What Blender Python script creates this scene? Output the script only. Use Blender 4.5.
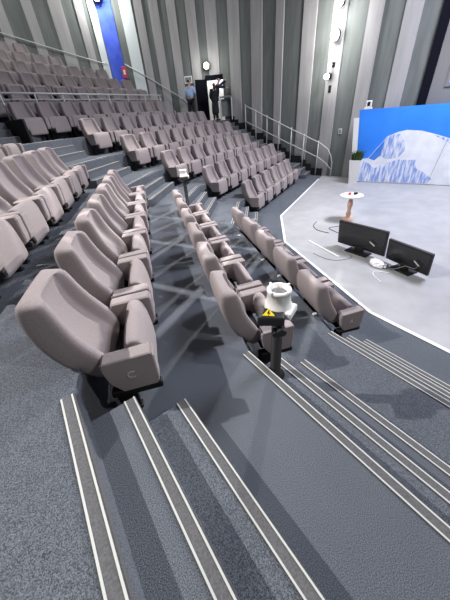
import bpy, bmesh, math, random
from mathutils import Vector, Matrix
random.seed(4)
PI = math.pi
scene = bpy.context.scene
C = scene.collection
for o in list(bpy.data.objects):
    bpy.data.objects.remove(o)

# ------------------------------------------------------------------ camera, world, lights, exposure
ZF = 0.9                       # stage floor is z = 0; the eye is 2.45 m above it
CAM_Z = 1.55 + ZF
def make_camera():
    f = 265.0
    d = Vector((260-225, 680-300, f)).normalized()
    u = Vector((3-225, 137-300, f)); u = (u - d*u.dot(d)).normalized()
    up = -d
    v = u.cross(up)
    R = Matrix((v, u, up))     # image axes (right, down, forward) -> world
    right = R @ Vector((1, 0, 0)); down = R @ Vector((0, 1, 0)); fwd = R @ Vector((0, 0, 1))
    cd = bpy.data.cameras.new('camera'); co = bpy.data.objects.new('camera', cd); C.objects.link(co)
    M = Matrix.Identity(4)
    for i in range(3):
        M[i][0] = right[i]; M[i][1] = -down[i]; M[i][2] = -fwd[i]
    M[2][3] = CAM_Z
    co.matrix_world = M
    cd.sensor_fit = 'VERTICAL'; cd.sensor_height = 24; cd.lens = 24*f/600
    cd.clip_start = 0.02; cd.clip_end = 200
    scene.camera = co
make_camera()

w = bpy.data.worlds.new('hall_air'); scene.world = w; w.use_nodes = True
w.node_tree.nodes['Background'].inputs[0].default_value = (0.90, 0.93, 1.0, 1)
w.node_tree.nodes['Background'].inputs[1].default_value = 0.15
vs = scene.view_settings
vs.view_transform = 'Standard'; vs.look = 'None'; vs.gamma = 1; vs.use_curve_mapping = False
vs.exposure = 0.0

def spot(name, loc, target, energy, size, blend=0.3, radius=0.06, col=(1, 0.96, 0.93)):
    l = bpy.data.lights.new(name, 'SPOT'); l.energy = energy; l.spot_size = math.radians(size)
    l.spot_blend = blend; l.shadow_soft_size = radius; l.color = col
    o = bpy.data.objects.new(name, l); C.objects.link(o); o.location = loc
    o.rotation_euler = (Vector(target)-Vector(loc)).to_track_quat('-Z', 'Y').to_euler()
def area(name, loc, target, energy, sx, sy, col=(1, 1, 1)):
    l = bpy.data.lights.new(name, 'AREA'); l.shape = 'RECTANGLE'; l.size = sx; l.size_y = sy
    l.energy = energy; l.color = col
    o = bpy.data.objects.new(name, l); C.objects.link(o); o.location = loc
    o.rotation_euler = (Vector(target)-Vector(loc)).to_track_quat('-Z', 'Y').to_euler()
spot('house_spot', (-4.6, 5.6, 7.6), (1.0, 3.0, 0.9), 4200, 48, 0.4, 0.05)
spot('house_spot', (4.5, -4.0, 7.6), (0.9, 3.4, 0.9), 1050, 50, 0.5, 0.06)
spot('house_spot', (9.0, 2.0, 7.6), (5.2, 7.2, 0.4), 1500, 54, 0.7, 0.10)
spot('aisle_fill_spot', (3.2, 8.2, 8.4), (1.8, 7.0, 0.9), 2700, 50, 0.6, 0.10)  # added overhead lamp that brightens the far aisle treads
spot('added_streak_spot', (2.2, 3.4, 8.6), (1.6, 3.5, 0), 3000, 38, 0.5, 0.006)  # added lamp above the raft, there only to throw the floor streaks
spot('backdrop_fill_spot', (4.8, 0.5, 7.6), (10.9, 4.6, 1.1), 650, 34, 0.7, 0.15)  # added front lamp that lifts the mountain backdrop and planter
area('wall_fill', (0.5, 12.0, 9.2), (1.5, 17.4, 4.5), 170, 4, 1.0, (1, 1, .97))  # added fill light that brightens the upper left wall
area('stage_wash', (8.5, 1.5, 7.5), (7.8, 2.4, 0), 1080, 2.5, 2.5, (0.84, 0.86, 1.0))

# ------------------------------------------------------------------ materials
def mat(name, col, rough=0.6, metal=0.0, emit=None, strength=1.0, spec=0.5):
    m = bpy.data.materials.new(name); m.use_nodes = True
    b = m.node_tree.nodes['Principled BSDF']
    b.inputs['Base Color'].default_value = (*col, 1); b.inputs['Roughness'].default_value = rough
    b.inputs['Metallic'].default_value = metal; b.inputs['Specular IOR Level'].default_value = spec
    if emit:
        b.inputs['Emission Color'].default_value = (*emit, 1); b.inputs['Emission Strength'].default_value = strength
    return m
def noisy(name, c1, c2, scale, rough=0.9, bump=0.0, detail=4, c3=None, scale2=1.0, stretch=None, lo=0.35, hi=0.65, spec=0.3):
    m = mat(name, c1, rough, spec=spec); nt = m.node_tree; b = nt.nodes['Principled BSDF']
    tc = nt.nodes.new('ShaderNodeTexCoord'); src = tc.outputs['Object']
    if stretch:
        mp = nt.nodes.new('ShaderNodeMapping'); mp.inputs['Scale'].default_value = stretch
        nt.links.new(src, mp.inputs[0]); src = mp.outputs[0]
    n = nt.nodes.new('ShaderNodeTexNoise'); n.inputs['Scale'].default_value = scale; n.inputs['Detail'].default_value = detail
    nt.links.new(src, n.inputs['Vector'])
    r = nt.nodes.new('ShaderNodeValToRGB'); r.color_ramp.elements[0].position = lo; r.color_ramp.elements[1].position = hi
    r.color_ramp.elements[0].color = (*c1, 1); r.color_ramp.elements[1].color = (*c2, 1)
    nt.links.new(n.outputs['Fac'], r.inputs[0]); out = r.outputs[0]
    if c3:
        n2 = nt.nodes.new('ShaderNodeTexNoise'); n2.inputs['Scale'].default_value = scale2; n2.inputs['Detail'].default_value = 3
        nt.links.new(tc.outputs['Object'], n2.inputs['Vector'])
        r2 = nt.nodes.new('ShaderNodeValToRGB'); r2.color_ramp.elements[0].position = 0.4; r2.color_ramp.elements[1].position = 0.7
        r2.color_ramp.elements[0].color = (1, 1, 1, 1); r2.color_ramp.elements[1].color = (*c3, 1)
        nt.links.new(n2.outputs['Fac'], r2.inputs[0])
        mx = nt.nodes.new('ShaderNodeMix'); mx.data_type = 'RGBA'; mx.blend_type = 'MULTIPLY'; mx.inputs[0].default_value = 1
        nt.links.new(out, mx.inputs[6]); nt.links.new(r2.outputs[0], mx.inputs[7]); out = mx.outputs[2]
    nt.links.new(out, b.inputs['Base Color'])
    if bump:
        bp = nt.nodes.new('ShaderNodeBump'); bp.inputs['Strength'].default_value = bump; bp.inputs['Distance'].default_value = 0.01
        nt.links.new(n.outputs['Fac'], bp.inputs['Height']); nt.links.new(bp.outputs[0], b.inputs['Normal'])
    return m
M = {}
M['fabric'] = noisy('seat_fabric', (0.255, 0.220, 0.222), (0.315, 0.274, 0.272), 160, 0.85, 0.15)
M['plate'] = mat('plate_silver', (0.75, 0.75, 0.75), 0.3, 0.6)
M['black'] = mat('black_metal', (0.010, 0.010, 0.011), 0.6, spec=0.25)
M['rubber'] = mat('black_plastic', (0.02, 0.02, 0.022), 0.55)
M['carpet'] = noisy('carpet', (0.034, 0.040, 0.050), (0.185, 0.204, 0.234), 250, 0.95, 0.5, 3, (0.85, 0.85, 0.87), 1.2, lo=0.33, hi=0.68)
M['vinyl'] = noisy('stage_vinyl', (0.34, 0.34, 0.345), (0.39, 0.39, 0.395), 3, 0.45, 0, 4, (0.93, 0.93, 0.93), 0.8)
M['line'] = mat('white_tape', (0.85, 0.85, 0.85), 0.5)
M['nosing'] = mat('nosing_line', (0.50, 0.51, 0.48), 0.6)
M['strip'] = noisy('nosing_grip', (0.085, 0.085, 0.088), (0.125, 0.125, 0.13), 120, 0.8)
M['wall_dark'] = noisy('wall_felt_dark', (0.145, 0.160, 0.150), (0.185, 0.20, 0.19), 6, 0.9, 0, 5, stretch=(1, 1, 0.15))
M['wall_light'] = noisy('wall_panel_light', (0.36, 0.352, 0.345), (0.43, 0.42, 0.415), 6, 0.8, 0, 5, stretch=(1, 1, 0.12))
M['wall_white'] = mat('wall_panel_white', (0.72, 0.78, 0.76), 0.7)
M['wall_black'] = mat('wall_black', (0.006, 0.006, 0.012), 0.9, spec=0.1)
M['skirting'] = mat('skirting_black', (0.01, 0.01, 0.012), 0.7)
M['steel'] = mat('rail_steel', (0.60, 0.61, 0.61), 0.4, 0.15)
M['white'] = mat('white_plastic', (0.80, 0.80, 0.78), 0.4)
M['yellow'] = mat('warning_yellow', (0.85, 0.65, 0.02), 0.5)
M['blue'] = noisy('banner_blue', (0.05, 0.10, 0.62), (0.09, 0.16, 0.75), 2, 0.8)
M['red'] = mat('sign_red', (0.6, 0.06, 0.07), 0.6)
M['wood'] = noisy('table_wood', (0.50, 0.30, 0.22), (0.62, 0.40, 0.31), 12, 0.5, 0, 4, stretch=(1, 1, 0.2))
M['paper'] = mat('paper', (0.85, 0.85, 0.87), 0.7)
M['skin'] = mat('skin', (0.55, 0.33, 0.25), 0.6)
M['shirt'] = mat('shirt_blue', (0.42, 0.58, 0.85), 0.8)
M['dark_cloth'] = mat('dark_cloth', (0.012, 0.012, 0.018), 0.9)
M['navy'] = mat('navy_cloth', (0.02, 0.025, 0.05), 0.9)
M['hair'] = mat('hair_dark', (0.02, 0.015, 0.012), 0.7)
M['grass'] = noisy('plant_green', (0.03, 0.07, 0.02), (0.09, 0.16, 0.05), 30, 0.7)
M['lamp'] = mat('lamp_glow', (1, 1, 1), 0.5, 0, (1.0, 0.93, 0.82), 30)
M['lamp_warm'] = mat('lamp_glow_warm', (1, 1, 0.8), 0.5, 0, (1.0, 0.95, 0.55), 6)
M['screen_blue'] = mat('screen_blue', (0.1, 0.1, 0.3), 0.4, 0, (0.27, 0.32, 0.85), 1.0)
M['grey'] = mat('grey_board', (0.20, 0.20, 0.20), 0.7)
M['room_white'] = mat('lobby_white', (0.85, 0.84, 0.82), 0.8)

# ------------------------------------------------------------------ mesh helpers
def obj(name, bm, m, parent=None, smooth=False, mods=None):
    me = bpy.data.meshes.new(name)
    bmesh.ops.recalc_face_normals(bm, faces=bm.faces)
    bm.to_mesh(me); bm.free()
    ms = m if isinstance(m, (list, tuple)) else [m]
    for x in ms: me.materials.append(x)
    if smooth:
        for p in me.polygons: p.use_smooth = True
    o = bpy.data.objects.new(name, me); C.objects.link(o)
    if parent: o.parent = parent
    return o
def subsurf(o, n=1):
    md = o.modifiers.new('sub', 'SUBSURF'); md.levels = n; md.render_levels = n
def tag(o, label, cat, group=None):
    o['label'] = label; o['category'] = cat
    if group: o['group'] = group
    return o
def thing(name, label, cat, loc=(0, 0, 0), rz=0, group=None):
    o = bpy.data.objects.new(name, None); C.objects.link(o)
    o.location = loc; o.rotation_euler = (0, 0, rz); o.empty_display_size = 0.1
    return tag(o, label, cat, group)
def struct(name, bm, m, parent=None, smooth=False):
    o = obj(name, bm, m, parent, smooth); o['kind'] = 'structure'; return o
def box(bm, cx, cy, cz, sx, sy, sz, rz=0, bev=0, seg=2, mi=0, rot=None):
    r = bmesh.ops.create_cube(bm, size=1)
    vs_ = r['verts']
    bmesh.ops.scale(bm, vec=(sx, sy, sz), verts=vs_)
    if bev:
        es = list({e for v in vs_ for e in v.link_edges})
        rr = bmesh.ops.bevel(bm, geom=es, offset=bev, segments=seg, affect='EDGES', profile=0.5)
        vs_ = list({v for f in rr['faces'] for v in f.verts} | {v for v in vs_ if v.is_valid})
    if rot is not None: bmesh.ops.rotate(bm, cent=(0, 0, 0), matrix=rot, verts=vs_)
    if rz: bmesh.ops.rotate(bm, cent=(0, 0, 0), matrix=Matrix.Rotation(rz, 3, 'Z'), verts=vs_)
    bmesh.ops.translate(bm, vec=(cx, cy, cz), verts=vs_)
    if mi:
        for f in {f for v in vs_ for f in v.link_faces}: f.material_index = mi
    return vs_
def tube(bm, pts, r, n=10, cap=True, mi=0):
    pts = [Vector(p) for p in pts]
    rr = r if isinstance(r, (list, tuple)) else [r]*len(pts)
    rings = []
    ref = None
    for i, p in enumerate(pts):
        t = (pts[min(i+1, len(pts)-1)] - pts[max(i-1, 0)]).normalized()
        if ref is None:
            ref = t.orthogonal().normalized()
        ref = (ref - t*ref.dot(t)).normalized()
        b = t.cross(ref)
        rings.append([bm.verts.new(p + (ref*math.cos(2*PI*k/n) + b*math.sin(2*PI*k/n))*rr[i]) for k in range(n)])
    fs = []
    for a, b in zip(rings, rings[1:]):
        for k in range(n):
            fs.append(bm.faces.new((a[k], a[(k+1) % n], b[(k+1) % n], b[k])))
    if cap:
        fs.append(bm.faces.new(rings[0][::-1])); fs.append(bm.faces.new(rings[-1]))
    for f in fs: f.material_index = mi
def lathe(bm, prof, n=28, cx=0, cy=0, cz=0, mi=0):
    rings = []
    for r, z in prof:
        rings.append([bm.verts.new((cx+r*math.cos(2*PI*k/n), cy+r*math.sin(2*PI*k/n), cz+z)) for k in range(n)])
    for a, b in zip(rings, rings[1:]):
        for k in range(n):
            bm.faces.new((a[k], a[(k+1) % n], b[(k+1) % n], b[k])).material_index = mi
    bm.faces.new(rings[0][::-1]).material_index = mi; bm.faces.new(rings[-1]).material_index = mi
def loft(bm, rings):
    R = [[bm.verts.new(p) for p in r] for r in rings]
    n = len(R[0])
    for a, b in zip(R, R[1:]):
        for k in range(n):
            bm.faces.new((a[k], a[(k+1) % n], b[(k+1) % n], b[k]))
    bm.faces.new(R[0][::-1]); bm.faces.new(R[-1])
def prism(bm, pts, z0, z1, mi=0):
    a = [bm.verts.new((x, y, z0)) for x, y in pts]; b = [bm.verts.new((x, y, z1)) for x, y in pts]
    n = len(pts)
    fs = [bm.faces.new(a[::-1]), bm.faces.new(b)]
    for k in range(n):
        fs.append(bm.faces.new((a[k], a[(k+1) % n], b[(k+1) % n], b[k])))
    for f in fs: f.material_index = mi
    bm.normal_update(); bmesh.ops.triangulate(bm, faces=fs[:2])
NB = bmesh.new

# ------------------------------------------------------------------ plan of the hall (metres; camera above the origin)
V2 = lambda x, y: Vector((x, y))
d1 = V2(0.3566, 0.9343); n1 = V2(0.9343, -0.3566)          # near block: along the row, towards the stage
d2 = V2(0.8949, 0.4463); n2 = V2(0.4463, -0.8949)          # far block
a2 = V2(-0.736, 0.677);  t2 = V2(0.677, 0.736)             # aisle between them: uphill, across
A0 = V2(5.51, 5.28); B0 = V2(4.26, 3.92)
Y1 = 1.17
def XE(r): return 3.21 - 1.14*r
def LV(r): return 0.45*r
def cornerC(r): return V2(XE(r), Y1)
def cornerA(r): return A0 + a2*((1.03*r+0.02)/0.934)
def isect(p, u, q, v):
    den = u.x*v.y - u.y*v.x
    s = ((q.x-p.x)*v.y - (q.y-p.y)*v.x)/den
    return p + u*s
def cornerB(r): return isect(cornerC(r), d1, B0, a2)
W = [V2(*p) for p in [(12.4, -1.5), (11.36, 3.3), (10.75, 6.5), (10.35, 9.5), (10.1, 12.2), (9.75, 13.9), (7.9, 15.4), (6.0, 16.0), (4.2, 16.55), (2.2, 17.1), (0, 17.5), (-3, 17.8), (-7, 18)]]
SL = [0]
for p, q in zip(W, W[1:]): SL.append(SL[-1] + (q-p).length)
def wpt(s, off=0.0):
    for i in range(len(W)-1):
        if s <= SL[i+1] or i == len(W)-2:
            u = (W[i+1]-W[i]).normalized()
            inn = V2(-u.y, u.x)
            return W[i] + u*(s-SL[i]) + inn*off
def wdir(s):
    for i in range(len(W)-1):
        if s <= SL[i+1] or i == len(W)-2: return (W[i+1]-W[i]).normalized()
def wall_hit(p, u):            # where a plan ray meets the wall: (point, arc length)
    best = None
    for i in range(len(W)-1):
        v = W[i+1]-W[i]; den = u.x*v.y-u.y*v.x
        if abs(den) < 1e-9: continue
        t = ((W[i].x-p.x)*v.y-(W[i].y-p.y)*v.x)/den
        k = ((W[i].x-p.x)*u.y-(W[i].y-p.y)*u.x)/den
        if t > 0 and -1e-6 <= k <= 1+1e-6 and (best is None or t < best[0]):
            best = (t, SL[i]+k*v.length)
    if best is None: return p + u*1e6, 1e6
    return p + u*best[0], best[1]

# ------------------------------------------------------------------ floor, stage, tiers
bm = NB(); prism(bm, [(-14, -6), (13, -6), (13, 19), (-14, 19)], -0.2, 0.0); struct('floor', bm, M['carpet'])
LC, LD = V2(3.27, 1.32), V2(3.22, -0.6)
LE = A0 + d2*6.2
stage_pts = [(LD.x, LD.y), (LC.x, LC.y), (B0.x, B0.y), (A0.x, A0.y), (LE.x, LE.y), (11.3, 6.9), (11.9, 3), (12.6, -2.5), (4.2, -3.4)]
bm = NB(); prism(bm, stage_pts, 0.0, 0.006); struct('trim_stage_floor', bm, M['vinyl'])
bm = NB()
lp = [LD, LC, B0, A0, A0+d2*4.9]
for p, q in zip(lp, lp[1:]):
    u = (q-p).normalized(); mid = (p+q)/2
    box(bm, mid.x, mid.y, 0.009, (q-p).length+0.012, 0.05, 0.006, math.atan2(u.y, u.x))
struct('trim_white_line', bm, M['line'])

S_UP = 4.25                    # the upper tiers stop here beside the entrance landing
OUT = [(-7, 18.6), (-14, 18.6), (-14, -6)]
def wall_tail(s):              # wall corners after arc length s, pushed just behind the wall face
    return [(p.x, p.y) for p, l in zip(W, SL) if l > s + 1e-3]
RINGS = 10
for r in range(1, RINGS+1):
    c, b, a = cornerC(r), cornerB(r), cornerA(r)
    pts = [(c.x, -6), (c.x, c.y), (b.x, b.y), (a.x, a.y)]
    h, s = wall_hit(a, d2)
    if r >= 6:
        g = A0 - n2*(1.03*r+0.02) + d2*S_UP
        h2, s2 = wall_hit(g, -n2)
        if (g-a).length < (h-a).length and s2 < 1e5:
            pts.append((g.x, g.y)); h, s = h2, s2
    pts.append((h.x, h.y)); pts += wall_tail(s) + OUT
    bm = NB(); prism(bm, pts, LV(r)-0.45, LV(r)); struct('trim_tier_%d' % r, bm, M['carpet'])

def nosing(bm, p, u, inn, L, z, lines=True):
    """anti-slip edge: p = start on the edge, u = along it, inn = away from the drop"""
    ang = math.atan2(u.y, u.x); mid = p + u*(L/2)
    c = mid + inn*0.031; box(bm, c.x, c.y, z+0.003, L, 0.062, 0.006, ang, mi=0)
    for o_ in (0.006, 0.056):
        c = mid + inn*o_; box(bm, c.x, c.y, z+0.0045, L, 0.008, 0.009, ang, mi=1)
    c = mid - inn*0.001; box(bm, c.x, c.y, z-0.02, L, 0.005, 0.045, ang, mi=0)
def kick(edge_p, u, down, L, z0, z1):
    # sloping carpeted riser under a nosing
    bm = NB(); a, b = edge_p, edge_p+u*L
    A_ = [(a.x, a.y, z1-.02), (a.x, a.y, z0), (a.x+down.x*.012, a.y+down.y*.012, z0)]
    B_ = [(b.x, b.y, z1-.02), (b.x, b.y, z0), (b.x+down.x*.012, b.y+down.y*.012, z0)]
    loft(bm, [A_, B_]); struct('trim_riser', bm, M['carpet'])
def steps(name, edge_p, u, down, L0, r, k_list=(1, 2), skew=0.0):
    """two blocks standing on tier r in front of the edge of tier r+1"""
    z0, z1 = LV(r), LV(r+1)
    for k in k_list:
        dep = 0.25*k; z = z1 - 0.15*k; L = L0 - skew*k
        bm = NB()
        p = edge_p + u*0.0
        poly = [p, p+u*L, p+u*L+down*dep, p+down*dep]
        prism(bm, [(q.x, q.y) for q in poly], z0, z)
        struct(name, bm, M['carpet']); kick(p+down*dep, u, down, L, z-.15, z)
        bm = NB(); nosing(bm, p+down*dep, u, -down, L, z); struct('trim_nosing', bm, [M['strip'], M['nosing']])
    kick(edge_p, u, down, L0, z1-.15, z1)
    bm = NB(); nosing(bm, edge_p, u, -down, L0, z1); struct('trim_nosing', bm, [M['strip'], M['nosing']])
for r in range(0, 4):
    steps('trim_step', V2(XE(r+1), -0.9), V2(0, 1), V2(1, 0), Y1+0.9, r, (1, 2), .085)
for r in range(0, 9):
    b, a = cornerB(r+1), cornerA(r+1)
    steps('trim_step', b+t2*0.02, t2, -a2, (a-b).dot(t2)-0.04, r)
for r in range(0, 5):          # stairs between the far block and the wall
    a = cornerA(r+1); h, s = wall_hit(a, d2)
    L = 1.15 if r < 4 else 2.6
    steps('trim_step', h-d2*(L+0.02), d2, n2, L, r)
    # black stepped skirting along the wall
bm = NB()
for r in range(0, 5):
    z0 = LV(r)
    for k in range(3):         # tread between successive edges
        q0 = 1.03*(r+1)+0.02 - (0.25*k if k < 2 else 0.5)
        q1 = 1.03*(r+1)+0.02 - (0.25*(k+1) if k < 2 else 1.03)
        zt = z0 + 0.15*(2-k)
        p0, s0 = wall_hit(A0-n2*q0, d2); p1, s1 = wall_hit(A0-n2*q1, d2)
        u = wdir((s0+s1)/2); m = wpt((s0+s1)/2, 0.075)
        box(bm, m.x, m.y, zt+0.11, abs(s1-s0)+0.01, 0.03, 0.34, math.atan2(u.y, u.x))
struct('baseboard_far', bm, M['skirting'])
# steps climbing from the landing beside the upper rows
for k in range(3):
    for r in (5, 6, 7, 8):
        pass
g0 = A0 + d2*S_UP
for r in (5, 6):
    q = 1.03*(r+1)+0.02
    for k in (1, 2):
        bm = NB()
        p = A0 - n2*(q-0.25*k) + d2*(S_UP if r == 5 else S_UP)
        poly = [A0-n2*q+d2*(S_UP-1.0), A0-n2*q+d2*S_UP, A0-n2*(q-0.25*k)+d2*S_UP, A0-n2*(q-0.25*k)+d2*(S_UP-1.0)]
        prism(bm, [(v.x, v.y) for v in poly], LV(r), LV(r+1)-0.15*k); struct('trim_step', bm, M['wall_black'])

# slatted raft added out of view to cut the lamp above into floor streaks
bm = NB()
for i in range(-4, 5):
    for j in range(-4, 5):
        a_ = math.radians(28)
        x, y = i*.195, j*.195
        box(bm, 2.2+x*math.cos(a_)-y*math.sin(a_), 3.4+x*math.sin(a_)+y*math.cos(a_), 7.2, .178, .178, .008, a_)
struct('added_streak_raft', bm, M['wall_light'])

# ------------------------------------------------------------------ far wall with vertical stripes, doorway
DOOR0, DOOR1 = 15.40, 16.28    # arc lengths of the door opening
LZ = LV(5)                     # entrance landing level
WT = 9.5
def wall_piece(bm, s0, s1, z0, z1, off0, off1, mi):
    cuts = [s0] + [l for l in SL if s0+1e-4 < l < s1-1e-4] + [s1]
    for a, b in zip(cuts, cuts[1:]):
        am, bm_ = wpt(a+1e-5, 0), wpt(b-1e-5, 0)
        u = (bm_-am).normalized(); inn = V2(-u.y, u.x)
        poly = [am+inn*off0, bm_+inn*off0, bm_+inn*off1, am+inn*off1]
        prism(bm, [(v.x, v.y) for v in poly], z0, z1, mi)
bm = NB()
DT = LZ+1.72
wall_piece(bm, 0, DOOR0, -0.1, WT, -0.25, 0, 0)
wall_piece(bm, DOOR1, SL[-1], -0.1, WT, -0.25, 0, 0)
wall_piece(bm, DOOR0, DOOR1, DT, WT, -0.25, 0, 0)
wall_piece(bm, DOOR0, DOOR1, -0.1, LZ-0.001, -0.25, 0, 0)
lights = [(4.1, 4.55), (7.08, 7.54), (8.15, 8.6), (9.30, 9.80), (10.42, 10.96), (11.84, 12.22), (12.94, 13.56), (14.24, 14.85), (16.49, 16.93), (17.38, 17.77), (18.16, 18.56), (18.85, 19.2), (21.28, 21.6), (22.08, 22.58), (23.18, 23.55), (24.22, 24.6), (25.25, 25.7), (26.4, 26.85), (27.5, 28.0), (28.7, 29.2)]
for s0, s1 in lights: wall_piece(bm, s0, s1, 0.0, WT, 0, 0.05, 1)
wall_piece(bm, 15.53, 16.10, DT, WT, 0, 0.05, 1)
wall_piece(bm, 19.30, 19.80, 0.0, WT, 0, 0.07, 2)
wall_piece(bm, 20.80, 21.08, 0.0, WT, 0, 0.07, 2)
wall_piece(bm, 6.34, 6.58, 0.0, WT, 0, 0.08, 3)
wall_piece(bm, 0.0, 6.34, 0.0, WT, 0, 0.03, 4)
struct('wall_far', bm, [M['wall_dark'], M['wall_light'], M['wall_white'], M['wall_black'], M['grey']])
# lobby behind the doorway
dm = wpt((DOOR0+DOOR1)/2); du = wdir(DOOR0+0.5); dn = V2(-du.y, du.x)
bm = NB()
c = dm - dn*1.3; box(bm, c.x, c.y, LZ+1.2, 3.6, 0.1, 2.6, math.atan2(du.y, du.x))
c = dm - dn*0.75; box(bm, c.x, c.y, LZ-0.05, 3.6, 1.2, 0.1, math.atan2(du.y, du.x))
struct('wall_lobby', bm, M['room_white'])
l = bpy.data.lights.new('lobby_lamp', 'POINT'); l.energy = 60; l.shadow_soft_size = 0.2
o = bpy.data.objects.new('lobby_lamp', l); C.objects.link(o); c = dm - dn*0.7; o.location = (c.x, c.y, LZ+2.0)
# door leaf standing open into the hall, dark closer beam over it
bm = NB()
p = wpt(DOOR1-0.02); u = (dn*0.55 + du*0.83).normalized()
c = p + u*0.33 + dn*0.06; box(bm, c.x, c.y, LZ+0.86, 0.62, 0.05, 1.70, math.atan2(u.y, u.x), 0.004, 1)
struct('door_1', bm, M['wall_black'])
bm = NB(); c = wpt(15.85, 0.09); u = wdir(15.85); box(bm, c.x, c.y, DT+0.03, .95, 0.14, 0.2, math.atan2(u.y, u.x), 0.01, 1); struct('trim_door_head', bm, M['wall_black'])

# ------------------------------------------------------------------ tip-up seat prototype
PITCH = 0.70
def seat_back_bm():
    prof = [(-.333, .862, .196, .00, .075), (-.335, .854, .220, .03, .098), (-.336, .83, .230, .046, .106), (-.334, .78, .238, .058, .112), (-.326, .71, .248, .068, .114), (-.303, .62, .262, .074, .112),
            (-.265, .54, .272, .074, .105), (-.215, .465, .274, .070, .10), (-.168, .40, .268, .058, .09), (-.132, .345, .258, .034, .075), (-.118, .31, .245, .0, .05)]
    us = [(-1, .55, -.004), (-.955, .93, 0), (-.78, 1.0, 0), (-.70, .75, 0), (-.61, .02, 0), (-.57, -.10, 0), (-.3, -.22, 0), (0, -.28, 0), (.3, -.22, 0), (.57, -.10, 0), (.61, .02, 0), (.70, .75, 0), (.78, 1.0, 0), (.955, .93, 0), (1, .55, -.004)]
    rear = [(1, .86), (.95, .985), (.5, 1.0), (0, 1.02), (-.5, 1.0), (-.95, .985), (-1, .86)]
    rings = []
    for i, (y, z, hw, wing, th) in enumerate(prof):
        a, b = prof[max(i-1, 0)], prof[min(i+1, len(prof)-1)]
        t = Vector((0, b[0]-a[0], b[1]-a[1])).normalized()
        n = Vector((0, -t.z, t.y))
        if n.y < 0: n = -n
        p = Vector((0, y, z)); ring = []
        for ux, wf, ex in us: ring.append(p + Vector((ux*hw, 0, 0)) + n*(wing*wf+ex))
        for ux, tf in rear: ring.append(p + Vector((ux*hw, 0, 0)) - n*(th*tf))
        rings.append(ring)
    bm = NB(); loft(bm, rings); return bm
def seat_pan_bm():
    # tipped-up cushion: section in (y, z), lofted across x with soft sides
    sec = [(-.030, .46), (-.018, .505), (.02, .528), (.068, .518), (.100, .475), (.112, .39), (.120, .27), (.120, .17), (.110, .142), (.05, .14), (.015, .20), (-.02, .34)]
    rings = []
    for x, k in [(-.232, .84), (-.228, .93), (-.205, 1.0), (0, 1.02), (.205, 1.0), (.228, .93), (.232, .84)]:
        cy, cz = .055, .33
        rings.append([(x, cy+(y-cy)*k, cz+(z-cz)*(1-(1-k)*.35)) for y, z in sec])
    bm = NB(); loft(bm, rings); return bm
def arm_bm(s):
    bm = NB()
    sec = [(-.14, .495), (.140, .510), (.150, .49), (.145, .285), (.125, .250), (-.075, .245), (-.13, .33), (-.148, .45)]
    x0, x1 = .245, .344
    rings = []
    for x, k in [(x0, .93), (x0+.012, 1), (x1-.008, 1), (x1, .95)]:
        rings.append([(s*x, .0+y*k, .39+(z-.39)*k) for y, z in sec])
    loft(bm, rings)
    es = [e for e in bm.edges if abs(e.verts[0].co.x-e.verts[1].co.x) > .02]
    bmesh.ops.bevel(bm, geom=es, offset=.012, segments=2, affect='EDGES')
    return bm
def pedestal_bm(s):
    bm = NB()
    box(bm, s*.315, 0, .228, .05, .30, .05, bev=.006, seg=1)
    box(bm, s*.27, -.09, .12, .026, .12, .23, bev=.005, seg=1)
    box(bm, s*.27, -.09, .012, .06, .14, .022, bev=.005, seg=1)
    return bm
def hinge_bm():
    bm = NB()
    box(bm, 0, -.08, .26, .50, .07, .09, bev=.015, seg=1)
    tube(bm, [(-.33, -.05, .25), (.33, -.05, .25)], .022, 8)
    return bm
proto_meshes = {}
def make_seat(label, group):
    t = thing('theater_seat', label, 'seat', group=group)
    o = obj('backrest', seat_back_bm(), M['fabric'], t, True); subsurf(o)
    o = obj('seat_cushion', seat_pan_bm(), M['fabric'], t, True); subsurf(o)
    for s in (-1, 1):
        o = obj('armrest', arm_bm(s), M['fabric'], t)
        o = obj('pedestal', pedestal_bm(s), M['black'], t)
    obj('hinge_bar', hinge_bm(), M['black'], t)
    return t
ORD = ['first', 'second', 'third', 'fourth', 'fifth', 'sixth', 'seventh', 'eighth', 'ninth', 'tenth', 'eleventh', 'twelfth', 'thirteenth']
used = {'n': 0, 'proto': None}
def place_seat(x, y, z, rz, label, group):
    if used['proto'] is None:
        used['proto'] = make_seat(label, group); r = used['proto']
    else:
        src = used['proto']; r = src.copy(); C.objects.link(r)
        r['label'] = label; r['group'] = group
        for ch in used['kids']:
            c = ch.copy(); C.objects.link(c); c.parent = r
    if 'kids' not in used: used['kids'] = [ch for ch in bpy.data.objects if ch.parent == used['proto']]
    r.location = (x, y, z); r.rotation_euler = (0, 0, rz)
    return r
def face(n): return math.atan2(n.y, n.x) - PI/2

# near block: origin of each row's arm line, count of seats
NEAR = [(0, V2(2.46, 1.15), 5, .735), (1, V2(1.24, 1.15), 6, .72), (2, V2(0.07, 1.165), 7, .712), (3, V2(-1.05, 1.16), 8, .715), (4, V2(-2.18, 1.16), 9, .715)]
near_ends = {}
def letter_on(seat, ch, s):
    cu = bpy.data.curves.new('row_letter', 'FONT'); cu.body = ch; cu.size = .075; cu.extrude = .002
    cu.align_x = 'CENTER'; cu.align_y = 'CENTER'
    to = bpy.data.objects.new('row_letter_text', cu); C.objects.link(to)
    dg = bpy.context.evaluated_depsgraph_get()
    me = bpy.data.meshes.new_from_object(to.evaluated_get(dg)); bpy.data.objects.remove(to)
    me.materials.clear(); me.materials.append(M['plate'])
    o = bpy.data.objects.new('row_letter', me); C.objects.link(o); o.parent = seat
    o.location = (s*.3455, .0, .375); o.rotation_euler = (PI/2, 0, PI/2*s)
    return o
rown = ['front', 'second', 'third', 'fourth', 'fifth', 'sixth', 'seventh', 'eighth', 'ninth', 'tenth', 'eleventh']
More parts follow.
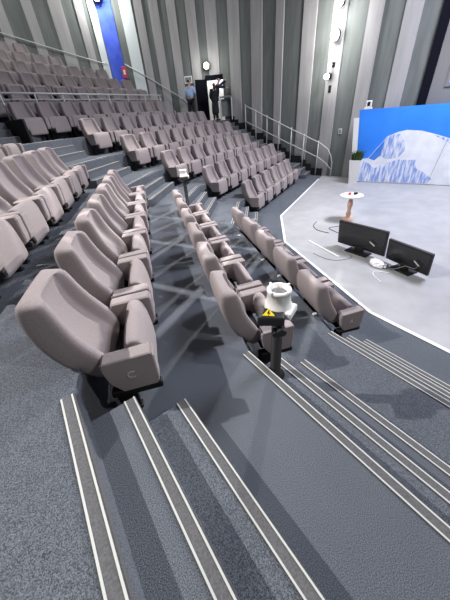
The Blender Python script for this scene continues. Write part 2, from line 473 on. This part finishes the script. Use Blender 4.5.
for r, O, n, pit in NEAR:
    for k in range(n):
        if r >= 3 and k < (2 if r == 3 else 5): continue        # beyond the frame, behind the photographer's left
        p = O + d1*(pit*(k+.5))
        if k == 0: lab = 'mauve grey tip-up seat, near aisle end of the %s row, near block' % rown[r]
        elif k == n-1: lab = 'mauve grey tip-up seat, far aisle end of the %s row, near block' % rown[r]
        else: lab = 'mauve grey tip-up seat, %s from near aisle, %s row, near block' % (ORD[k], rown[r])
        st = place_seat(p.x, p.y, LV(r), face(n1), lab, 'tip-up seats of the near block')
        if k == 0 and r in (0, 2): near_ends[r] = st
FAR = [(0, -.20, 6, .74), (1, -.55, 8, .74), (2, -.98, 8, .75), (3, -1.30, 9, .745), (4, -1.62, 9, .735), (5, -2.70, 9, .70), (6, -2.75, 9, .74), (7, -2.3, 9, .72), (8, -2.4, 9, .70), (9, -2.3, 7, .70), (10, -2.2, 6, .70)]
for r, s0, n, pit in FAR:
    for k in range(n):
        p = A0 - n2*(0.75+1.03*r) + d2*(s0+pit*(k+.5))
        if k == 0: lab = 'mauve grey tip-up seat, left end of the %s row, far block' % rown[r]
        elif k == n-1: lab = 'mauve grey tip-up seat, right end of the %s row, far block' % rown[r]
        else: lab = 'mauve grey tip-up seat, %s from left, %s row, far block' % (ORD[k], rown[r])
        place_seat(p.x, p.y, LV(r), face(n2), lab, 'tip-up seats of the far block')
letter_on(near_ends[2], 'C', 1); letter_on(near_ends[0], 'A', 1)

# ------------------------------------------------------------------ handrails
def post_rail(bm, p, z0, z1, r=.02): tube(bm, [(p.x, p.y, z0), (p.x, p.y, z1)], r, 8)
t = thing('guard_rail', 'long pale steel guard rail in front of the upper rows', 'railing')
q = 6.47; RZ = 2.42 + ZF
def RP(s): return A0 - n2*q + d2*s
bm = NB(); tube(bm, [(*RP(-3.6), RZ), (*RP(3.7), RZ)], .022, 8); obj('top_rail', bm, M['steel'], t, True)
bm = NB(); tube(bm, [(*RP(-3.6), RZ-.13), (*RP(3.7), RZ-.13)], .010, 8); obj('lower_rail', bm, M['steel'], t, True)
for s in (-3.45, -2.56, -1.67, -.83, .06, .92, 1.8, 2.72, 3.62):
    bm = NB(); post_rail(bm, RP(s), LV(6), RZ); obj('post', bm, M['steel'], t, True)
bm = NB()
for q_, s_ in ((5.75, -2.92),):
    c = A0 - n2*q_ + d2*s_; box(bm, c.x, c.y, LV(5)+.24, .05, .9, .48, math.atan2(d2.y, d2.x))
obj('side_panel', bm, M['black'], t)
t = thing('stair_handrail', 'double steel handrail climbing the stairs along the striped wall to the entrance', 'railing')
pts_u = []
def SR(sarc): return wpt(sarc, .16)
rail = [(8.9, .86+.0), (9.15, .80+.03)]
R0, R1 = 8.25, 14.0
def zr(sarc): return 0.60 + (sarc-8.3)*0.325
up = [(*SR(9.04), .02), (*SR(9.05), .55), (*SR(9.14), .80), (*SR(9.31), 1.02), (*SR(9.66), 1.22)] + [(*SR(q_), 1.22+(q_-9.66)*.362) for q_ in (10.4, 11.2, 11.9, 12.6, 13.3, 13.92)]
lo = [(*SR(9.08), .30), (*SR(9.32), .50), (*SR(9.67), .70)] + [(*SR(q_), .70+(q_-9.67)*.337) for q_ in (10.4, 11.2, 11.9, 12.6, 13.3, 13.92)]
bm = NB(); tube(bm, up, .022, 8); obj('top_rail', bm, M['steel'], t, True)
bm = NB(); tube(bm, lo, .018, 8); obj('lower_rail', bm, M['steel'], t, True)
for k, sa in enumerate((9.75, 10.45, 11.1, 11.8, 12.5, 13.2, 13.88)):
    h, _ = SR(sa), 0
    qq = -(h-A0).dot(-n2)*-1
    zf = max(0, (qq-.3)/1.03*.45)
    bm = NB(); post_rail(bm, h, max(0.0, 1.22+(sa-9.66)*.362-1.2), 1.22+(sa-9.66)*.362+.06); obj('post', bm, M['steel'], t, True)
t = thing('wall_handrail', 'thin steel handrail fixed to the striped wall behind the upper rows', 'railing')
hr = [(25.4, 5.2), (24.68, 4.93), (22.87, 4.41), (21.02, 3.89), (20.87, 3.88)]
bm = NB(); tube(bm, [(*wpt(s, .14), z+ZF) for s, z in hr], .022, 8); obj('rail', bm, M['steel'], t, True)
for s, z in ((24.9, 5.01), (22.9, 4.42), (21.1, 3.92)):
    a, b = wpt(s, .14), wpt(s, -.01); bm = NB(); tube(bm, [(*a, z+ZF), (*a, z+ZF-.06), (*b, z+ZF-.06)], .01, 6); obj('bracket', bm, M['steel'], t)
t = thing('wall_handrail', 'pale steel handrail on the striped wall descending to the entrance door', 'railing')
hr = [(20.12, 3.84), (19.07, 3.27), (17.48, 2.36), (17.30, 2.2), (17.25, 1.9)]
bm = NB(); tube(bm, [(*wpt(s, .14), z+ZF) for s, z in hr], .022, 8); obj('rail', bm, M['steel'], t, True)
for s, z in ((19.8, 3.67), (18.7, 3.06), (17.8, 2.55)):
    a, b = wpt(s, .14), wpt(s, -.01); bm = NB(); tube(bm, [(*a, z+ZF), (*a, z+ZF-.06), (*b, z+ZF-.06)], .01, 6); obj('bracket', bm, M['steel'], t)

# ------------------------------------------------------------------ mountain backdrop
bP = V2(10.32, 5.82); bd = V2(0.3454, -0.9385); bn = V2(-0.9385, -0.3454)   # bn towards the hall
t = thing('backdrop_panel', 'large blue backdrop printed with a white snowy mountain at the stage edge', 'backdrop', (bP.x, bP.y, 0), math.atan2(bd.y, bd.x))
# local frame: x along the panel, -y towards the hall, z up (floor = -0.9 in the survey)
BZ = 1.35+ZF
def poly_bm(pts, y0, y1):
    bm = NB()
    a = [bm.verts.new((x, y0, z)) for x, z in pts]; b = [bm.verts.new((x, y1, z)) for x, z in pts]
    n = len(pts)
    f1 = bm.faces.new(a); f2 = bm.faces.new(b[::-1])
    for k in range(n): bm.faces.new((a[k], a[(k+1) % n], b[(k+1) % n], b[k]))
    bm.normal_update(); bmesh.ops.triangulate(bm, faces=[f1, f2]); return bm
M['sky_print'] = noisy('print_sky', (0.03, 0.22, 0.86), (0.04, 0.27, 0.92), 1.2, 0.6)
M['snow'] = noisy('print_snow', (0.66, 0.69, 0.76), (0.80, 0.82, 0.86), 2.5, 0.7)
M['rock'] = noisy('print_rock', (0.22, 0.33, 0.68), (0.72, 0.75, 0.83), 9, 0.7, 0, 8, stretch=(1.7, 1, 0.3), lo=.40, hi=.60)
M['rock_shadow'] = noisy('print_rock_shadow', (0.03, 0.16, 0.62), (0.06, 0.22, 0.70), 3, 0.7)
bm = NB(); bx0, bx1 = -0.20, 4.6
a = poly_bm([(bx0-.05, 0.02), (bx1, 0.02), (bx1, BZ), (bx0-.32, BZ)], 0, .12); obj('board', a, M['sky_print'], t)
zz = lambda L: [(x, z+ZF) for x, z in L]
obj('snow_field', poly_bm(zz([(-.25, -.88), (-.12, -.12), (0.05, -.09), (.30, .27), (.51, .56), (.78, .67), (1.02, .72), (1.45, .68), (1.8, .58), (2.23, .45), (2.9, .5), (3.5, .8), (4.6, .9), (4.6, -.88)]), -.004, 0), M['snow'], t)
obj('rock_face', poly_bm(zz([(.45, .47), (.62, .60), (.85, .62), (1.08, .35), (1.12, .12), (.95, -.08), (.62, -.12), (.40, -.02)]), -.008, -.004), M['rock'], t)
obj('shadow_face', poly_bm(zz([(0.06, -.10), (.28, .22), (.46, .47), (.44, .20), (.41, -.02), (.25, -.17)]), -.008, -.004), M['rock_shadow'], t)
obj('rock_foot', poly_bm(zz([(-.22, -.86), (-.13, -.2), (.05, -.24), (.3, -.42), (.6, -.28), (.95, -.14), (1.5, -.14), (1.58, -.40), (1.85, -.52), (2.1, -.70), (2.0, -.86)]), -.008, -.004), M['rock'], t)
obj('rock_ridge', poly_bm(zz([(1.75, .57), (2.23, .44), (2.9, .48), (3.2, .62), (3.0, .2), (2.3, .3)]), -.008, -.004), M['rock'], t)
bm = NB(); tube(bm, [(2.16, -.005, .35+ZF), (2.05, -.005, -.6+ZF), (2.0, -.005, -.85+ZF)], .008, 4); obj('seam', bm, M['grey'], t)
bm = poly_bm([(bx0-.22, .02), (bx0+.02, .02), (bx0-.22, BZ-.22), (bx0-.47, BZ-.22)], .0, .10); obj('end_panel', bm, M['white'], t)
# camera head clamped on top of the board
c = bP - bd*0.28
t = thing('control_box', 'small white device with a dark lens standing on top of the mountain backdrop', 'camera', (c.x, c.y, BZ), math.atan2(bd.y, bd.x))
bm = NB(); box(bm, 0, .05, .03, .24, .1, .06, bev=.01, seg=1); obj('base', bm, M['white'], t)
bm = NB(); box(bm, 0, .05, .15, .17, .1, .18, bev=.015, seg=1); obj('housing', bm, M['white'], t)
bm = NB(); box(bm, .01, -.005, .15, .085, .02, .11, bev=.005, seg=1); obj('lens', bm, M['black'], t)

# planter
c = bP - bd*0.27 + bn*0.31
t = thing('potted_plant', 'tall white tapered planter with a grassy green plant beside the backdrop', 'plant', (c.x, c.y, 0))
bm = NB()
sq = lambda h, z: [(-h, -h, z), (h, -h, z), (h, h, z), (-h, h, z)]
loft(bm, [sq(.115, 0), sq(.20, .80), sq(.18, .80), sq(.17, .72)]); bmesh.ops.rotate(bm, cent=(0, 0, 0), matrix=Matrix.Rotation(.35, 3, 'Z'), verts=bm.verts)
obj('planter', bm, M['white'], t)
bm = NB()
for k in range(240):
    an = random.uniform(0, 2*PI); r0 = random.uniform(0, .16); lean = random.uniform(.02, .20); h = random.uniform(.22, .40)
    x, y = r0*math.cos(an), r0*math.sin(an); dx, dy = lean*math.cos(an), lean*math.sin(an)
    wv = Vector((-math.sin(an), math.cos(an), 0))*.012
    p0, p1, p2 = Vector((x, y, .72)), Vector((x+dx*.4, y+dy*.4, .72+h*.7)), Vector((x+dx, y+dy, .72+h))
    vs_ = [bm.verts.new(v) for v in (p0-wv, p0+wv, p1+wv, p1-wv, p2)]
    bm.faces.new(vs_[:4]); bm.faces.new((vs_[3], vs_[2], vs_[4]))
obj('foliage', bm, M['grass'], t)

# blue banner, red sign and lit blue window on the wall
bm = NB(); wall_piece(bm, 20.14, 20.76, 2.0, WT-.2, .005, .035, 0); tag(obj('banner', bm, M['blue']), 'tall narrow bright blue banner hanging on the striped wall', 'banner')
t = thing('wall_sign', 'small red and white sign on the wall by the blue banner', 'sign')
s = 20.20; u = wdir(s); c = wpt(s, .10); bm = NB(); box(bm, c.x, c.y, 3.55+ZF, .22, .03, .42, math.atan2(u.y, u.x), .01, 1); obj('board', bm, M['red'], t)
c = wpt(s, .12); bm = NB(); box(bm, c.x, c.y, 3.55+ZF, .10, .02, .18, math.atan2(u.y, u.x), .01, 1); obj('symbol', bm, M['white'], t)
t = thing('projection_screen', 'lit violet blue screen in a grey surround beside the black pillar', 'screen')
bm = NB(); wall_piece(bm, 3.2, 5.98, 1.75+ZF, 3.6+ZF, .03, .06, 0); obj('frame', bm, M['grey'], t)
bm = NB(); wall_piece(bm, 3.3, 5.90, 1.83+ZF, 3.5+ZF, .06, .066, 0); obj('display', bm, M['screen_blue'], t)

# wall lamps
def wall_lamp(s, z, rad, label, m, energy, group=None, beam=0):
    u = wdir(s); inn = V2(-u.y, u.x); b = wpt(s, .05); c = b + inn*.22
    t = thing('wall_spotlight', label, 'lamp', (b.x, b.y, z+ZF), math.atan2(inn.y, inn.x)-PI/2, group)
    bm = NB(); tube(bm, [(0, 0, 0), (0, .12, 0)], .018, 8); box(bm, 0, .01, 0, .09, .02, .14, bev=.004, seg=1); obj('bracket', bm, M['black'], t)
    bm = NB(); tube(bm, [(0, .10, 0), (0, .16, 0), (0, .26, -.01)], [rad*.6, rad*1.05, rad*1.05], 16); obj('housing', bm, M['rubber'], t, True)
    bm = NB(); bmesh.ops.create_uvsphere(bm, u_segments=14, v_segments=8, radius=rad)
    bmesh.ops.translate(bm, vec=(0, .27, -.01), verts=bm.verts); obj('bulb', bm, m, t, True)
    l = bpy.data.lights.new('lamp_light', 'POINT'); l.energy = energy; l.shadow_soft_size = .1
    o = bpy.data.objects.new('lamp_light', l); C.objects.link(o); o.location = (*(b+inn*.55), z+ZF)
    if beam: spot('lamp_beam', (*(b+inn*.62), z+ZF), (0.6, 2.9, 1.35), beam, 25, 0.7, .08, (1, .97, .93))
wall_lamp(9.45, 4.24, .13, 'glaring wall spotlight, uppermost of the column on the striped wall', M['lamp'], 60, None, 2600)
wall_lamp(9.48, 3.47, .14, 'glaring wall spotlight, brightest middle lamp of the column on the striped wall', M['lamp'], 70, None, 3000)
wall_lamp(9.54, 2.72, .06, 'small wall spotlight just below the brightest lamp of the column', M['lamp'], 5)
wall_lamp(9.62, 2.42, .09, 'lowest glowing wall spotlight of the column on the striped wall', M['lamp'], 20, None, 0)
wall_lamp(20.65, 5.95, .15, 'glaring spotlight high on the wall above the blue banner', M['lamp'], 160)
wall_lamp(16.19, 3.55, .13, 'soft yellowish lamp glowing over the entrance door', M['lamp_warm'], 25)
s = 9.59; b = wpt(s, .05); u = wdir(s)
t = thing('lamp_bracket', 'dark empty lamp bracket below the column of wall spotlights', 'bracket', (b.x, b.y, 2.0+ZF), math.atan2(u.y, u.x)+PI)
bm = NB(); box(bm, 0, -.01, .05, .10, .03, .22, bev=.005, seg=1); obj('plate', bm, M['black'], t)
bm = NB(); tube(bm, [(0, 0, .0), (.0, .14, -.02), (0, .14, .1)], .02, 8); obj('arm', bm, M['black'], t)

# ------------------------------------------------------------------ sensor poles in the aisles
def pole(x, y, z, rz, label, warn=True, H=.655):
    t = thing('pole_device', label, 'device', (x, y, z), rz, 'white headed poles standing in the aisles')
    bm = NB(); lathe(bm, [(.075, 0), (.075, .008), (.040, .012), (.038, H), (.03, H)], 20); obj('pole', bm, M['black'], t, True)
    # local +y uphill aisle side, white cup on top, offset clamp box
    bm = NB()
    lathe(bm, [(.05, H-.01), (.086, H), (.090, H+.012), (.085, H+.04), (.080, H+.044), (.070, H+.125), (.077, H+.13), (.077, H+.145), (.068, H+.149), (.058, H+.149), (.053, H+.115), (.02, H+.11)], 28)
    obj('cup', bm, M['white'], t, True)
    bm = NB(); lathe(bm, [(.045, H+.112), (.045, H+.125), (.03, H+.13), (.02, H+.115)], 20); obj('lens_ring', bm, M['grey'], t, True)
    bm = NB(); box(bm, .07, -.055, H+.005, .04, .13, .05, -.55, .006, 1); obj('side_arm', bm, M['white'], t)
    for an in (.5, 2.2, 3.9, 5.4):
        bm = NB(); box(bm, .074*math.cos(an), .074*math.sin(an), H+.142, .02, .014, .032, an, .003, 1); obj('latch', bm, M['white'], t)
    bm = NB(); box(bm, -.06, -.085, H-.005, .165, .105, .07, -.12, .012, 2); cb = obj('clamp_box', bm, M['rubber'], t)
    bm = NB(); tube(bm, [(.0, -.10, H-.08), (.0, -.155, H-.085)], .030, 14); tube(bm, [(-.035, -.10, H-.10), (-.035, -.145, H-.105)], .022, 14); k = obj('knob', bm, M['rubber'], t)
    if warn:
        zt = H+.0305
        ox, oy = -.075, -.082
        bm = NB(); prism(bm, [(ox-.042, oy-.030), (ox+.034, oy-.042), (ox+.008, oy+.038)], zt, zt+.002)
        obj('warning_sticker', bm, M['yellow'], cb)
        bm = NB(); prism(bm, [(ox+.004, oy+.018), (ox-.010, oy-.014), (ox+.000, oy-.015), (ox-.008, oy-.040), (ox+.012, oy-.008), (ox+.002, oy-.007), (ox+.012, oy+.016)], zt+.002, zt+.003)
        obj('bolt_symbol', bm, M['black'], cb)
    return t
pole(1.02, .965, LV(2)-.15, -.62, 'black pole with white cup head and yellow warning sticker by the near aisle steps')
pole(2.80, 5.55, LV(2)-.15, 0.1, 'distant black pole with white cup head on the far aisle steps', False, .68)

# ------------------------------------------------------------------ stage: monitors, table, loose bits
def monitor(pl, pr, label, cord):
    pl, pr = V2(*pl), V2(*pr)               # bottom corners seen from the seats, left to right
    u = (pr-pl).normalized(); wd = (pr-pl).length; m = (pl+pr)/2
    t = thing('monitor', label, 'monitor', (m.x, m.y, 0), math.atan2(u.y, u.x), 'monitors on the stage floor')
    # local: x left to right as seen from the seats, -y towards the seats
    h = wd*.505; z0 = .075
    tilt = Matrix.Rotation(math.radians(8), 3, 'X')
    bm = NB(); box(bm, 0, .0, 0, wd, .045, h, bev=.008, seg=2); bmesh.ops.rotate(bm, cent=(0, 0, 0), matrix=tilt, verts=bm.verts); bmesh.ops.translate(bm, vec=(0, .03, z0+h/2), verts=bm.verts)
    ca = obj('casing', bm, M['rubber'], t)
    bm = NB(); box(bm, 0, -.026, 0, wd*.95, .012, h*.90, bev=.004, seg=1); bmesh.ops.rotate(bm, cent=(0, 0, 0), matrix=tilt, verts=bm.verts); bmesh.ops.translate(bm, vec=(0, .03, z0+h/2), verts=bm.verts)
    obj('glass', bm, M['glass'], t)
    bm = NB(); box(bm, 0, .02, .015, wd*.46, .24, .03, bev=.01, seg=2); obj('foot', bm, M['black'], t)
    bm = NB(); box(bm, 0, .03, .07, wd*.18, .05, .11, bev=.008, seg=1); obj('neck', bm, M['black'], t)
    bm = NB(); box(bm, wd*.27, -.038, z0+h*.42, .12, .012, .02, .0, .004, 1, rot=Matrix.Rotation(.5, 3, 'Y')); obj('bracket_mark', bm, M['steel'], t)
    if cord:
        bm = NB(); tube(bm, [(wd*.33, -.05, z0+h*.38), (wd*.28, -.06, z0+h*.2), (wd*.1, -.09, z0+.08), (-.05, -.14, .05), (-.2, -.16, .012)], .007, 6); obj('cable', bm, M['grey'], t, True)
M['glass'] = mat('monitor_glass', (0.012, 0.012, 0.014), 0.22)
monitor((4.84, 3.02), (4.84, 2.04), 'black flat monitor on the stage floor, left one, nearer the round table', False)
monitor((4.82, 2.00), (4.66, 1.24), 'black flat monitor on the stage floor, right one, with a cable across it', True)
t = thing('pedestal_table', 'small round white topped table on a turned wooden leg on the stage', 'table', (6.40, 3.80, 0))
bm = NB(); lathe(bm, [(.15, 0), (.155, .02), (.14, .04), (.06, .055), (.045, .08), (.055, .12), (.06, .17), (.04, .22), (.045, .30), (.065, .38), (.06, .44), (.04, .50), (.045, .56), (.06, .58)], 24); obj('leg', bm, M['wood'], t, True)
bm = NB(); lathe(bm, [(.20, .58), (.265, .585), (.27, .605), (.26, .615), (.0001, .616)], 36); obj('tabletop', bm, M['tabletop'] if 'tabletop' in M else mat('table_top', (0.72, 0.66, 0.63), .4), t)
bm = NB(); box(bm, 6.44, 3.66, .622, .14, .10, .008, .5, .002, 1); tag(obj('paper_sheet', bm, M['paper']), 'white sheet lying on the round table', 'paper')
bm = NB(); lathe(bm, [(.03, 0), (.034, .035), (.028, .05), (.012, .055)], 14, 6.37, 3.84, .616); tag(obj('red_cup', bm, M['red'], None, True), 'small reddish cup on the round table', 'cup')
bm = NB(); box(bm, 6.46, 3.74, .645, .05, .09, .05, .7, .012, 2); tag(obj('bottle_cap', bm, M['navy']), 'small dark blue object on the round table beside the white sheet', 'box')
bm = NB(); a, b = V2(4.65, 3.58), V2(4.43, 2.66); m = (a+b)/2; u = (b-a); box(bm, m.x, m.y, .016, u.length, .035, .02, math.atan2(u.y, u.x), .004, 1); tag(obj('white_baton', bm, M['white']), 'white rod lying on the stage floor in front of the monitors', 'rod')
# crumpled white bag between the monitors
bm = NB(); bmesh.ops.create_icosphere(bm, subdivisions=3, radius=1)
rs = random.Random(2)
for v in bm.verts:
    k = 1+rs.uniform(-.18, .18); v.co = Vector((v.co.x*.16*k, v.co.y*.10*k, max(0, .05+v.co.z*.06*k)))
bmesh.ops.rotate(bm, cent=(0, 0, 0), matrix=Matrix.Rotation(1.2, 3, 'Z'), verts=bm.verts); bmesh.ops.translate(bm, vec=(4.62, 2.00, .004), verts=bm.verts)
tag(obj('plastic_bag', bm, M['paper']), 'crumpled white plastic bag between the two monitors', 'bag')
def cable(pts, label, r=.007, m='rubber'):
    P = [Vector(p) for p in pts]; out = []
    for i in range(len(P)-1):
        p0, p1, p2, p3 = P[max(i-1, 0)], P[i], P[i+1], P[min(i+2, len(P)-1)]
        for k in range(8):
            s = k/8; out.append(.5*((2*p1)+(p2-p0)*s+(2*p0-5*p1+4*p2-p3)*s*s+(3*p1-p0-3*p2+p3)*s**3))
    out.append(P[-1])
    bm = NB(); tube(bm, out, r, 6); tag(obj('cable', bm, M[m], None, True), label, 'cable')
cable([(5.9, 3.62, .012), (5.6, 3.75, .012), (5.50, 3.55, .012), (5.42, 3.3, .012), (5.2, 3.2, .012)], 'dark cable looping on the stage floor behind the left monitor')
cable([(5.75, 4.25, .012), (5.45, 4.1, .012), (5.3, 3.85, .012), (5.32, 3.55, .012)], 'short dark cable on the stage floor near the round table')
cable([(4.75, 2.75, .012), (4.6, 2.5, .012), (4.35, 2.55, .012), (4.2, 2.75, .012), (4.22, 3.1, .012)], 'thin grey cable trailing from the left monitor to the white line', .005, 'grey')
cable([(4.50, 1.72, .012), (4.38, 1.9, .012), (4.25, 1.85, .012), (4.12, 1.65, .012)], 'pale cable beside the white plastic bag on the stage', .008, 'white')

for k_, (x, y) in enumerate([(2.20, 1.47), (2.53, 2.38), (2.71, 2.93), (3.10, 4.05)]):
    bm = NB(); box(bm, x-.03, y, LV(1)+.012, .05, .035, .024, -.36, .005, 1)
    tag(obj('edge_marker', bm, M['white']), 'small white marker on the tier edge behind the front row, %s from the near aisle' % ORD[k_], 'marker', 'white markers behind the front row')
t = thing('wall_socket', 'small grey socket plate on the wall between the handrail and the planter', 'socket')
bm = NB(); wall_piece(bm, 8.90, 9.03, .62+ZF, .80+ZF, .0, .03, 0); obj('plate', bm, M['steel'], t)
bm = NB(); wall_piece(bm, 8.93, 9.0, .66+ZF, .76+ZF, .03, .036, 0); obj('outlet', bm, M['grey'], t)
t = thing('wall_notice', 'small pale notice on the wall above the person in blue', 'sign')
bm = NB(); wall_piece(bm, 16.98, 17.36, 2.98+ZF, 3.26+ZF, .0, .07, 0); obj('board', bm, M['white'], t)
bm = NB(); wall_piece(bm, 17.02, 17.32, 3.02+ZF, 3.22+ZF, .07, .075, 0); obj('print', bm, M['grey'], t)

# ------------------------------------------------------------------ entrance: desk and people
LP = LV(5)
bp = V2(9.52, 13.12)
t = thing('control_desk', 'grey topped stand with pale legs beside the entrance door', 'desk', (bp.x, bp.y, LP), -.65)
bm = NB(); box(bm, 0, 0, .93, .62, .36, .05, bev=.008, seg=1); obj('top', bm, M['grey'], t)
for x in (-.27, .27):
    bm = NB(); box(bm, x, 0, .455, .05, .32, .91, bev=.005, seg=1); obj('leg', bm, M['steel'], t)
bm = NB(); box(bm, 0, .14, .5, .49, .02, .7, bev=.004, seg=1); obj('modesty_panel', bm, M['wall_dark'], t)

def skin_mesh(name, verts, edges, radii, m, parent, root=0, lv=1):
    me = bpy.data.meshes.new(name); me.from_pydata(verts, edges, []); me.materials.append(m)
    o = bpy.data.objects.new(name, me); C.objects.link(o)
    if parent: o.parent = parent
    o.modifiers.new('skin', 'SKIN'); md = o.modifiers['skin']; md.use_smooth_shade = True
    if not me.skin_vertices: 
        bpy.context.view_layer.objects.active = o
    sv = me.skin_vertices[0].data
    for i, r in enumerate(radii):
        sv[i].radius = (r, r) if not isinstance(r, tuple) else r; sv[i].use_root = (i == root)
    subsurf(o, lv); return o
def person(loc, rz, label, H, top, bottom, hair, arms, lean=0.0, long_coat=False, name='person'):
    t = thing(name, label, 'person', loc, rz)
    k = H/1.75
    # local: +y forward, z up
    def L(x, y, z): return (x*k, (y + lean*max(0, z-.95))*k, z*k)
    V = [L(0, 0, .98), L(0, .01, 1.18), L(0, 0, 1.38), L(0, .0, 1.47), L(0, .02, 1.55), L(0, .03, 1.63), L(0, .02, 1.70),
         L(.09, 0, .92), L(.095, .01, .50), L(.10, -.02, .09), L(.11, .10, .04),
         L(-.09, 0, .92), L(-.095, .01, .50), L(-.10, -.02, .09), L(-.11, .10, .04)]
    Rr = [(.15, .11), (.135, .10), (.15, .10), .055, .062, .085, .06, .085, .058, .042, .035, .085, .058, .042, .035]
    E = [(0, 1), (1, 2), (2, 3), (3, 4), (4, 5), (5, 6), (0, 7), (7, 8), (8, 9), (9, 10), (0, 11), (11, 12), (12, 13), (13, 14)]
    A = []
    for s, pts in zip((1, -1), arms):
        i0 = len(V)
        sh = (s*.18, 0, 1.40)
        chain = [sh] + list(pts)
        for j, (x, y, z) in enumerate(chain):
            V.append(L(x if j == 0 else s*x, y, z)); Rr.append([.055, .042, .030, .034][j])
        E.append((2, i0)); E += [(i0+j, i0+j+1) for j in range(len(chain)-1)]
        A.append([V[i0+j] for j in range(len(chain))])
        # five fingers rooted in the palm
        palm = Vector(V[-1]); dirv = (palm - Vector(V[-2])).normalized(); side = dirv.cross(Vector((0, 0, 1)))
        if side.length < .1: side = Vector((0, 1, 0))
        side.normalize()
        ip = len(V)-1
        for q, (off, ln) in enumerate(((-.024, .060), (-.008, .075), (.008, .072), (.024, .055), (.036, .035))):
            b = palm + side*off*k + dirv*.015*k
            V.append(tuple(b + dirv*ln*k*.6 + side*(.02*k if q == 4 else 0))); Rr.append(.009*k)
            V.append(tuple(b + dirv*ln*k + Vector((0, 0, -.012*k)) + side*(.025*k if q == 4 else 0))); Rr.append(.007*k)
            E += [(ip, len(V)-2), (len(V)-2, len(V)-1)]
    sc = lambda r: tuple(x*k for x in r) if isinstance(r, tuple) else r*k
    skin_mesh('body', V, E, [sc(r) for r in Rr], M['skin'], t)
    # face: nose, eyes, mouth, ears
    hp = Vector(L(0, .03, 1.63))
    bm = NB(); box(bm, hp.x, hp.y+.095*k, hp.z-.005, .022*k, .03*k, .04*k, bev=.006*k, seg=1); obj('nose', bm, M['skin'], t)
    for s in (-1, 1):
        bm = NB(); box(bm, hp.x+s*.034*k, hp.y+.078*k, hp.z+.018*k, .022*k, .012*k, .010*k, bev=.003*k, seg=1); obj('eye', bm, M['hair'], t)
        bm = NB(); box(bm, hp.x+s*.088*k, hp.y, hp.z, .018*k, .035*k, .055*k, bev=.006*k, seg=1); obj('ear', bm, M['skin'], t)
    bm = NB(); box(bm, hp.x, hp.y+.078*k, hp.z-.042*k, .045*k, .012*k, .010*k, bev=.003*k, seg=1); obj('mouth', bm, M['red'], t)
    hv = [L(0, -.02, 1.69), L(0, -.055, 1.62)] + ([L(0, -.075, 1.48), L(0, -.08, 1.36)] if hair == 'long' else [])
    skin_mesh('hair', hv, [(i, i+1) for i in range(len(hv)-1)], [sc(.088), sc(.082), sc(.07), sc(.05)][:len(hv)], M['hair'], t)
    # clothes
    tv = [V[0], V[1], V[2], L(0, 0, 1.44)]; tr = [(.20, .15), (.19, .145), (.20, .14), (.085, .075)]; te = [(0, 1), (1, 2), (2, 3)]
    for ch in A:
        i0 = len(tv); tv += ch[:3]; tr += [.082, .066, .052]; te += [(2, i0), (i0, i0+1), (i0+1, i0+2)]
    if long_coat:
        i0 = len(tv); tv += [L(0, 0, .7), L(0, 0, .25)]; tr += [(.22, .17), (.24, .19)]; te += [(0, i0), (i0, i0+1)]
    skin_mesh('coat' if long_coat else 'shirt', tv, te, [sc(r) for r in tr], top, t)
    pv = [L(0, 0, 1.0), V[7], V[8], L(.10, -.02, .08), V[11], V[12], L(-.10, -.02, .08)]
    skin_mesh('trousers', pv, [(0, 1), (1, 2), (2, 3), (0, 4), (4, 5), (5, 6)], [sc(r) for r in ((.155, .12), .10, .074, .062, .10, .074, .062)], bottom, t)
    for s in (-1, 1):
        bm = NB(); p = L(s*.105, .04, .0); box(bm, p[0], p[1], .035*k, .09*k, .25*k, .07*k, bev=.02*k, seg=2); obj('shoe', bm, M['black'], t)
    return t
person((8.0, 13.9, LP), -2.6+PI/2, 'person in a pale blue shirt and dark trousers standing left of the door', 1.72, M['shirt'], M['dark_cloth'], 'short',
       [[(.23, .06, 1.18), (.16, .22, 1.30), (.10, .26, 1.40)], [(.24, .0, 1.12), (.22, .12, .90), (.20, .16, .80)]])
person((8.92, 13.2, LP), -.3, 'person in a long dark hooded coat in front of the lit doorway', 1.52, M['dark_cloth'], M['dark_cloth'], 'long',
       [[(.23, .04, 1.14), (.16, .20, 1.02), (.10, .24, .98)], [(.23, .04, 1.14), (.16, .20, 1.02), (.10, .24, .98)]], 0, True)
person((9.28, 13.62, LP), -2.2, 'person in dark clothes leaning with raised arm over the stand by the door', 1.72, M['navy'], M['dark_cloth'], 'short',
       [[(.26, .22, 1.35), (.22, .44, 1.30), (.2, .52, 1.30)], [(.30, .16, 1.48), (.24, .36, 1.62), (.22, .42, 1.70)]], .25)
